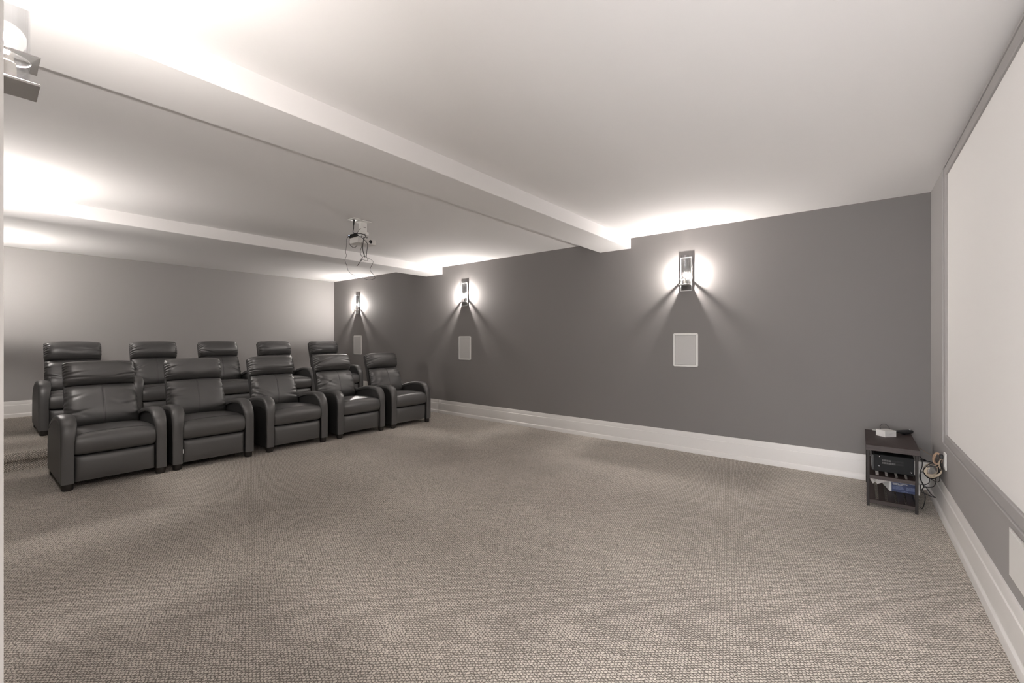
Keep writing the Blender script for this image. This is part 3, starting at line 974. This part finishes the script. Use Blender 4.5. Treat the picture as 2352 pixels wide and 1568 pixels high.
for x0, x1, zz in ((0.196, 0.262, (0.099, 0.0935, 0.088, 0.0825, 0.077)), (0.276, 0.330, (0.099, 0.0935, 0.088, 0.0825, 0.077)), (0.248, 0.286, (0.064,))):
    for z in zz:
        xx = x0
        while xx < x1 - 0.004:
            w_ = rng.uniform(0.003, 0.01)
            add_box(bm, xx, min(xx + w_, x1), 4.5586, 4.5596, z - 0.0014, z + 0.0014)
            xx += w_ + 0.0012
o = finish('small_print', bm, M['blue_l'], bb); o['kind'] = 'stuff'
# open end flap
bm = bmesh.new()
V = [bm.verts.new(p) for p in ((0.176, 4.560, 0.137), (0.174, 4.560, 0.056), (0.134, 4.545, 0.112), (0.150, 4.555, 0.137))]
bm.faces.new(V)
bmesh.ops.solidify(bm, geom=bm.faces[:], thickness=0.0012)
finish('end_flap', bm, M['card'], bb)

pp = thing('paper_leaflet', 'white printed leaflet sticking out left of the blue box', 'leaflet', (0, 0, 0))
bm = bmesh.new()
V = [bm.verts.new(p) for p in ((0.060, 4.497, 0.139), (0.078, 4.487, 0.107), (0.089, 4.497, 0.133), (0.103, 4.489, 0.111), (0.186, 4.510, 0.150), (0.188, 4.570, 0.186), (0.068, 4.535, 0.176))]
bm.faces.new(V)
bmesh.ops.triangulate(bm, faces=bm.faces[:])
bmesh.ops.solidify(bm, geom=bm.faces[:], thickness=0.0008)
finish('paper_sheet', bm, M['paper'], pp)
bm = bmesh.new()
add_box(bm, 0.180, 0.190, 4.57, 4.62, 0.1365, 0.1375)
add_box(bm, 0.1862, 0.1885, 4.568, 4.572, 0.137, 0.187)
finish('paper_fold', bm, M['paper'], pp)
bm = bmesh.new()
nrm = Vector((0.02, -0.55, 0.83)).normalized()
for i in range(7):
    a = 0.0
    px_, pz_ = 0.082 + i * 0.0135, 0.134 + 0.0035 * i
    c = Vector((px_, 4.4995, pz_ + 0.0035))
    add_box(bm, -0.0042, 0.0042, -0.0005, 0.0005, -0.0012, 0.0012, mx=Matrix.Translation(c) @ Matrix.Rotation(math.radians(-55), 4, 'X') @ Matrix.Rotation(math.radians(20 + 23 * (i % 3)), 4, 'Y'))
o = finish('leaflet_print', bm, M['ink'], pp); o['kind'] = 'stuff'

wb = thing('white_box', 'small white box standing on the side table', 'box', (0.154, 4.635, 0.460), math.radians(43))
part_box('box_body', M['card'], wb, 0.0, 0.098, 0.0, 0.081, 0.0, 0.044, 0.0008, 1)
part_box('box_lid', M['card'], wb, -0.0006, 0.0986, -0.0006, 0.0816, 0.0445, 0.0505, 0.0008, 1)
bm = bmesh.new()
add_tube(bm, [(0.034, -0.0008, 0.026), (0.045, -0.0008, 0.0255), (0.056, -0.0008, 0.027), (0.064, -0.0008, 0.026)], 0.0009, 4, 3)
finish('faint_logo', bm, M['grille'], wb)

rm = thing('remote_control', 'black rounded remote lying behind the white box', 'remote', (0.275, 4.868, 0.460), math.radians(20))
bm = bmesh.new()
secs = [(-0.072, 0.006, 0.020, 0.022), (-0.066, 0.012, 0.016, 0.026), (-0.04, 0.017, 0.010, 0.031), (0.0, 0.0215, 0.002, 0.036), (0.035, 0.023, 0.004, 0.041), (0.058, 0.019, 0.013, 0.040), (0.068, 0.008, 0.022, 0.034)]
rings = []
for x_, hw, z0, z1 in secs:
    zc, hz = (z0 + z1) / 2, (z1 - z0) / 2
    rings.append([bm.verts.new((x_, hw * math.copysign(abs(math.cos(a)) ** 0.8, math.cos(a)), zc + hz * math.copysign(abs(math.sin(a)) ** 0.8, math.sin(a)))) for a in [2 * math.pi * i / 16 for i in range(16)]])
for A, B in zip(rings, rings[1:]):
    for j in range(16):
        bm.faces.new((A[j], A[(j + 1) % 16], B[(j + 1) % 16], B[j]))
bm.faces.new(rings[0]); bm.faces.new(rings[-1])
finish('remote_shell', bm, M['blackpl'], rm, 70)
bm = bmesh.new(); add_lathe(bm, [(0.013, 0.0), (0.014, 0.002), (0.010, 0.006)], 14, Matrix.Translation((0.005, 0, 0.0)))
finish('remote_foot', bm, M['blackpl'], rm)
lathe('white_button', M['white_pl'], rm, [(0.0055, 0.040), (0.0055, 0.0425), (0.004, 0.0435)], 12, Matrix.Translation((0.044, -0.002, 0)))
cable('thin_cable', 'thin black cable arching up behind the white box', M['cable_b'], [(0.160, 4.80, 0.462), (0.140, 4.86, 0.476), (0.131, 4.89, 0.497), (0.133, 4.90, 0.512), (0.143, 4.90, 0.523), (0.155, 4.90, 0.528), (0.169, 4.90, 0.525), (0.181, 4.89, 0.513), (0.191, 4.87, 0.497), (0.200, 4.855, 0.485), (0.2065, 4.844, 0.4815)], 0.0016)
wp = tag(lathe('white_plug', M['white_pl'], None, [(0.0035, 0.0), (0.0045, 0.004), (0.0045, 0.020), (0.003, 0.024), (0.002, 0.036)], 12, Matrix.Translation((0.080, 4.908, 0.4652)) @ Matrix.Rotation(math.radians(-78), 4, 'Z') @ Matrix.Rotation(math.radians(-90), 4, 'X')), 'small white plug lying at the left of the white box', 'plug')

# ------------------------------------------------------------------ outlet and cable tangle in the corner
wo = screen_wall_thing('wall_outlet', 'white wall outlet plate in the corner behind the cables', 'outlet')
bm = bmesh.new(); add_box(bm, -0.008, 0.0, -0.772, -0.690, 0.342, 0.458, 0.002, 1); finish('outlet_plate', bm, M['white_pl'], wo)
bm = bmesh.new(); add_box(bm, -0.010, -0.007, -0.750, -0.712, 0.362, 0.438, 0.001, 1); finish('outlet_face', bm, M['white_pl'], wo)
bm = bmesh.new(); add_box(bm, -0.030, -0.0105, -0.720, -0.690, 0.410, 0.440, 0.004, 1)
tag(finish('plug_adapter', bm, M['blackpl'], None), 'black plug pushed into the corner wall outlet', 'plug').matrix_world = Matrix.Translation((CX, CY, 0)) @ Matrix.Rotation(TH, 4, 'Z')

def coil(name, label, m, c, rx, rz_, y0, dy, turns, r, seed, tail=None):
    rng = random.Random(seed)
    pts = []
    n = 11
    for k in range(turns * n + 1):
        a = 2 * math.pi * k / n
        t_ = k / n
        w1 = 1 + 0.26 * math.sin(0.37 * k + seed)
        w2 = 1 + 0.24 * math.sin(0.53 * k + 2 * seed)
        pts.append((c[0] + rx * w1 * math.cos(a), y0 + dy * math.sin(t_ * 2.1 + seed), c[1] + rz_ * w2 * math.sin(a) + 0.25 * rx * math.cos(a)))
    if tail:
        pts += tail
    return cable(name, label, m, pts, r, n=6)
coil('cable_coil', 'coiled cream cable hanging from the corner outlet', M['cable_w'], (0.402, 0.310), 0.037, 0.040, 4.335, 0.012, 14, 0.0030, 1.0, [(0.432, 4.312, 0.366), (0.438, 4.302, 0.398), (0.446, 4.300, 0.405)])
coil('cable_coil', 'coiled black cable wound in among the cream coil', M['cable_b'], (0.402, 0.305), 0.038, 0.045, 4.338, 0.013, 11, 0.0030, 2.3, [(0.440, 4.325, 0.340), (0.445, 4.302, 0.420)])
coil('cable_coil', 'small coil of tan cable at the outlet above the larger coil', M['cable_t'], (0.427, 0.392), 0.019, 0.037, 4.335, 0.014, 7, 0.0030, 0.7, [(0.437, 4.32, 0.372), (0.434, 4.318, 0.350), (0.420, 4.325, 0.335)])
gd = 'black cables dangling beside the side table'
cable('thin_cable', 'black cable snaking down past the table leg to the carpet', M['cable_b'], [(0.315, 4.68, 0.345), (0.343, 4.50, 0.372), (0.352, 4.40, 0.361), (0.350, 4.36, 0.323), (0.340, 4.355, 0.286), (0.340, 4.352, 0.265), (0.344, 4.350, 0.221), (0.358, 4.356, 0.187), (0.353, 4.36, 0.151), (0.365, 4.36, 0.116), (0.364, 4.36, 0.070), (0.352, 4.37, 0.012), (0.345, 4.42, 0.004)], 0.0028, group=gd)
cable('thin_cable', 'black cable dropping from the coil to the crossing of the cables', M['cable_b'], [(0.388, 4.35, 0.256), (0.388, 4.36, 0.241), (0.389, 4.36, 0.217), (0.374, 4.36, 0.198), (0.358, 4.365, 0.187), (0.345, 4.40, 0.176), (0.352, 4.44, 0.11)], 0.0026, group=gd)
cable('thin_cable', 'black cable in a wide low loop under the coil', M['cable_b'], [(0.415, 4.35, 0.262), (0.421, 4.36, 0.240), (0.422, 4.36, 0.221), (0.410, 4.36, 0.189), (0.380, 4.36, 0.178), (0.360, 4.36, 0.184), (0.342, 4.36, 0.22), (0.337, 4.37, 0.25), (0.345, 4.40, 0.27), (0.368, 4.36, 0.285)], 0.0026, group=gd)
cable('thin_cable', 'black cable curving low from the outlet along the screen wall', M['cable_b'], [(0.444, 4.305, 0.352), (0.443, 4.32, 0.320), (0.440, 4.35, 0.294), (0.442, 4.36, 0.244), (0.434, 4.36, 0.227), (0.419, 4.36, 0.227), (0.393, 4.36, 0.242), (0.376, 4.36, 0.262)], 0.0024, group=gd)
cable('thin_cable', 'black cable sagging from the crossing onto the corner baseboard', M['cable_b'], [(0.350, 4.44, 0.125), (0.368, 4.38, 0.172), (0.385, 4.36, 0.148), (0.402, 4.355, 0.126), (0.419, 4.352, 0.113), (0.402, 4.352, 0.115), (0.380, 4.36, 0.121), (0.352, 4.37, 0.128)], 0.003, group=gd)
cable('thin_cable', 'short black cable with a thick plug between the table and the coil', M['cable_b'], [(0.352, 4.45, 0.352), (0.366, 4.40, 0.362), (0.380, 4.37, 0.364), (0.398, 4.36, 0.362), (0.412, 4.35, 0.366), (0.424, 4.33, 0.372)], [0.006, 0.003, 0.003, 0.003], group=gd)
cable('thin_cable', 'thin grey-brown cable running from behind the table to the outlet coil', M['cable_t'], [(0.328, 4.72, 0.395), (0.352, 4.62, 0.408), (0.385, 4.50, 0.402), (0.412, 4.40, 0.400), (0.428, 4.34, 0.402)], 0.0018, group=gd)
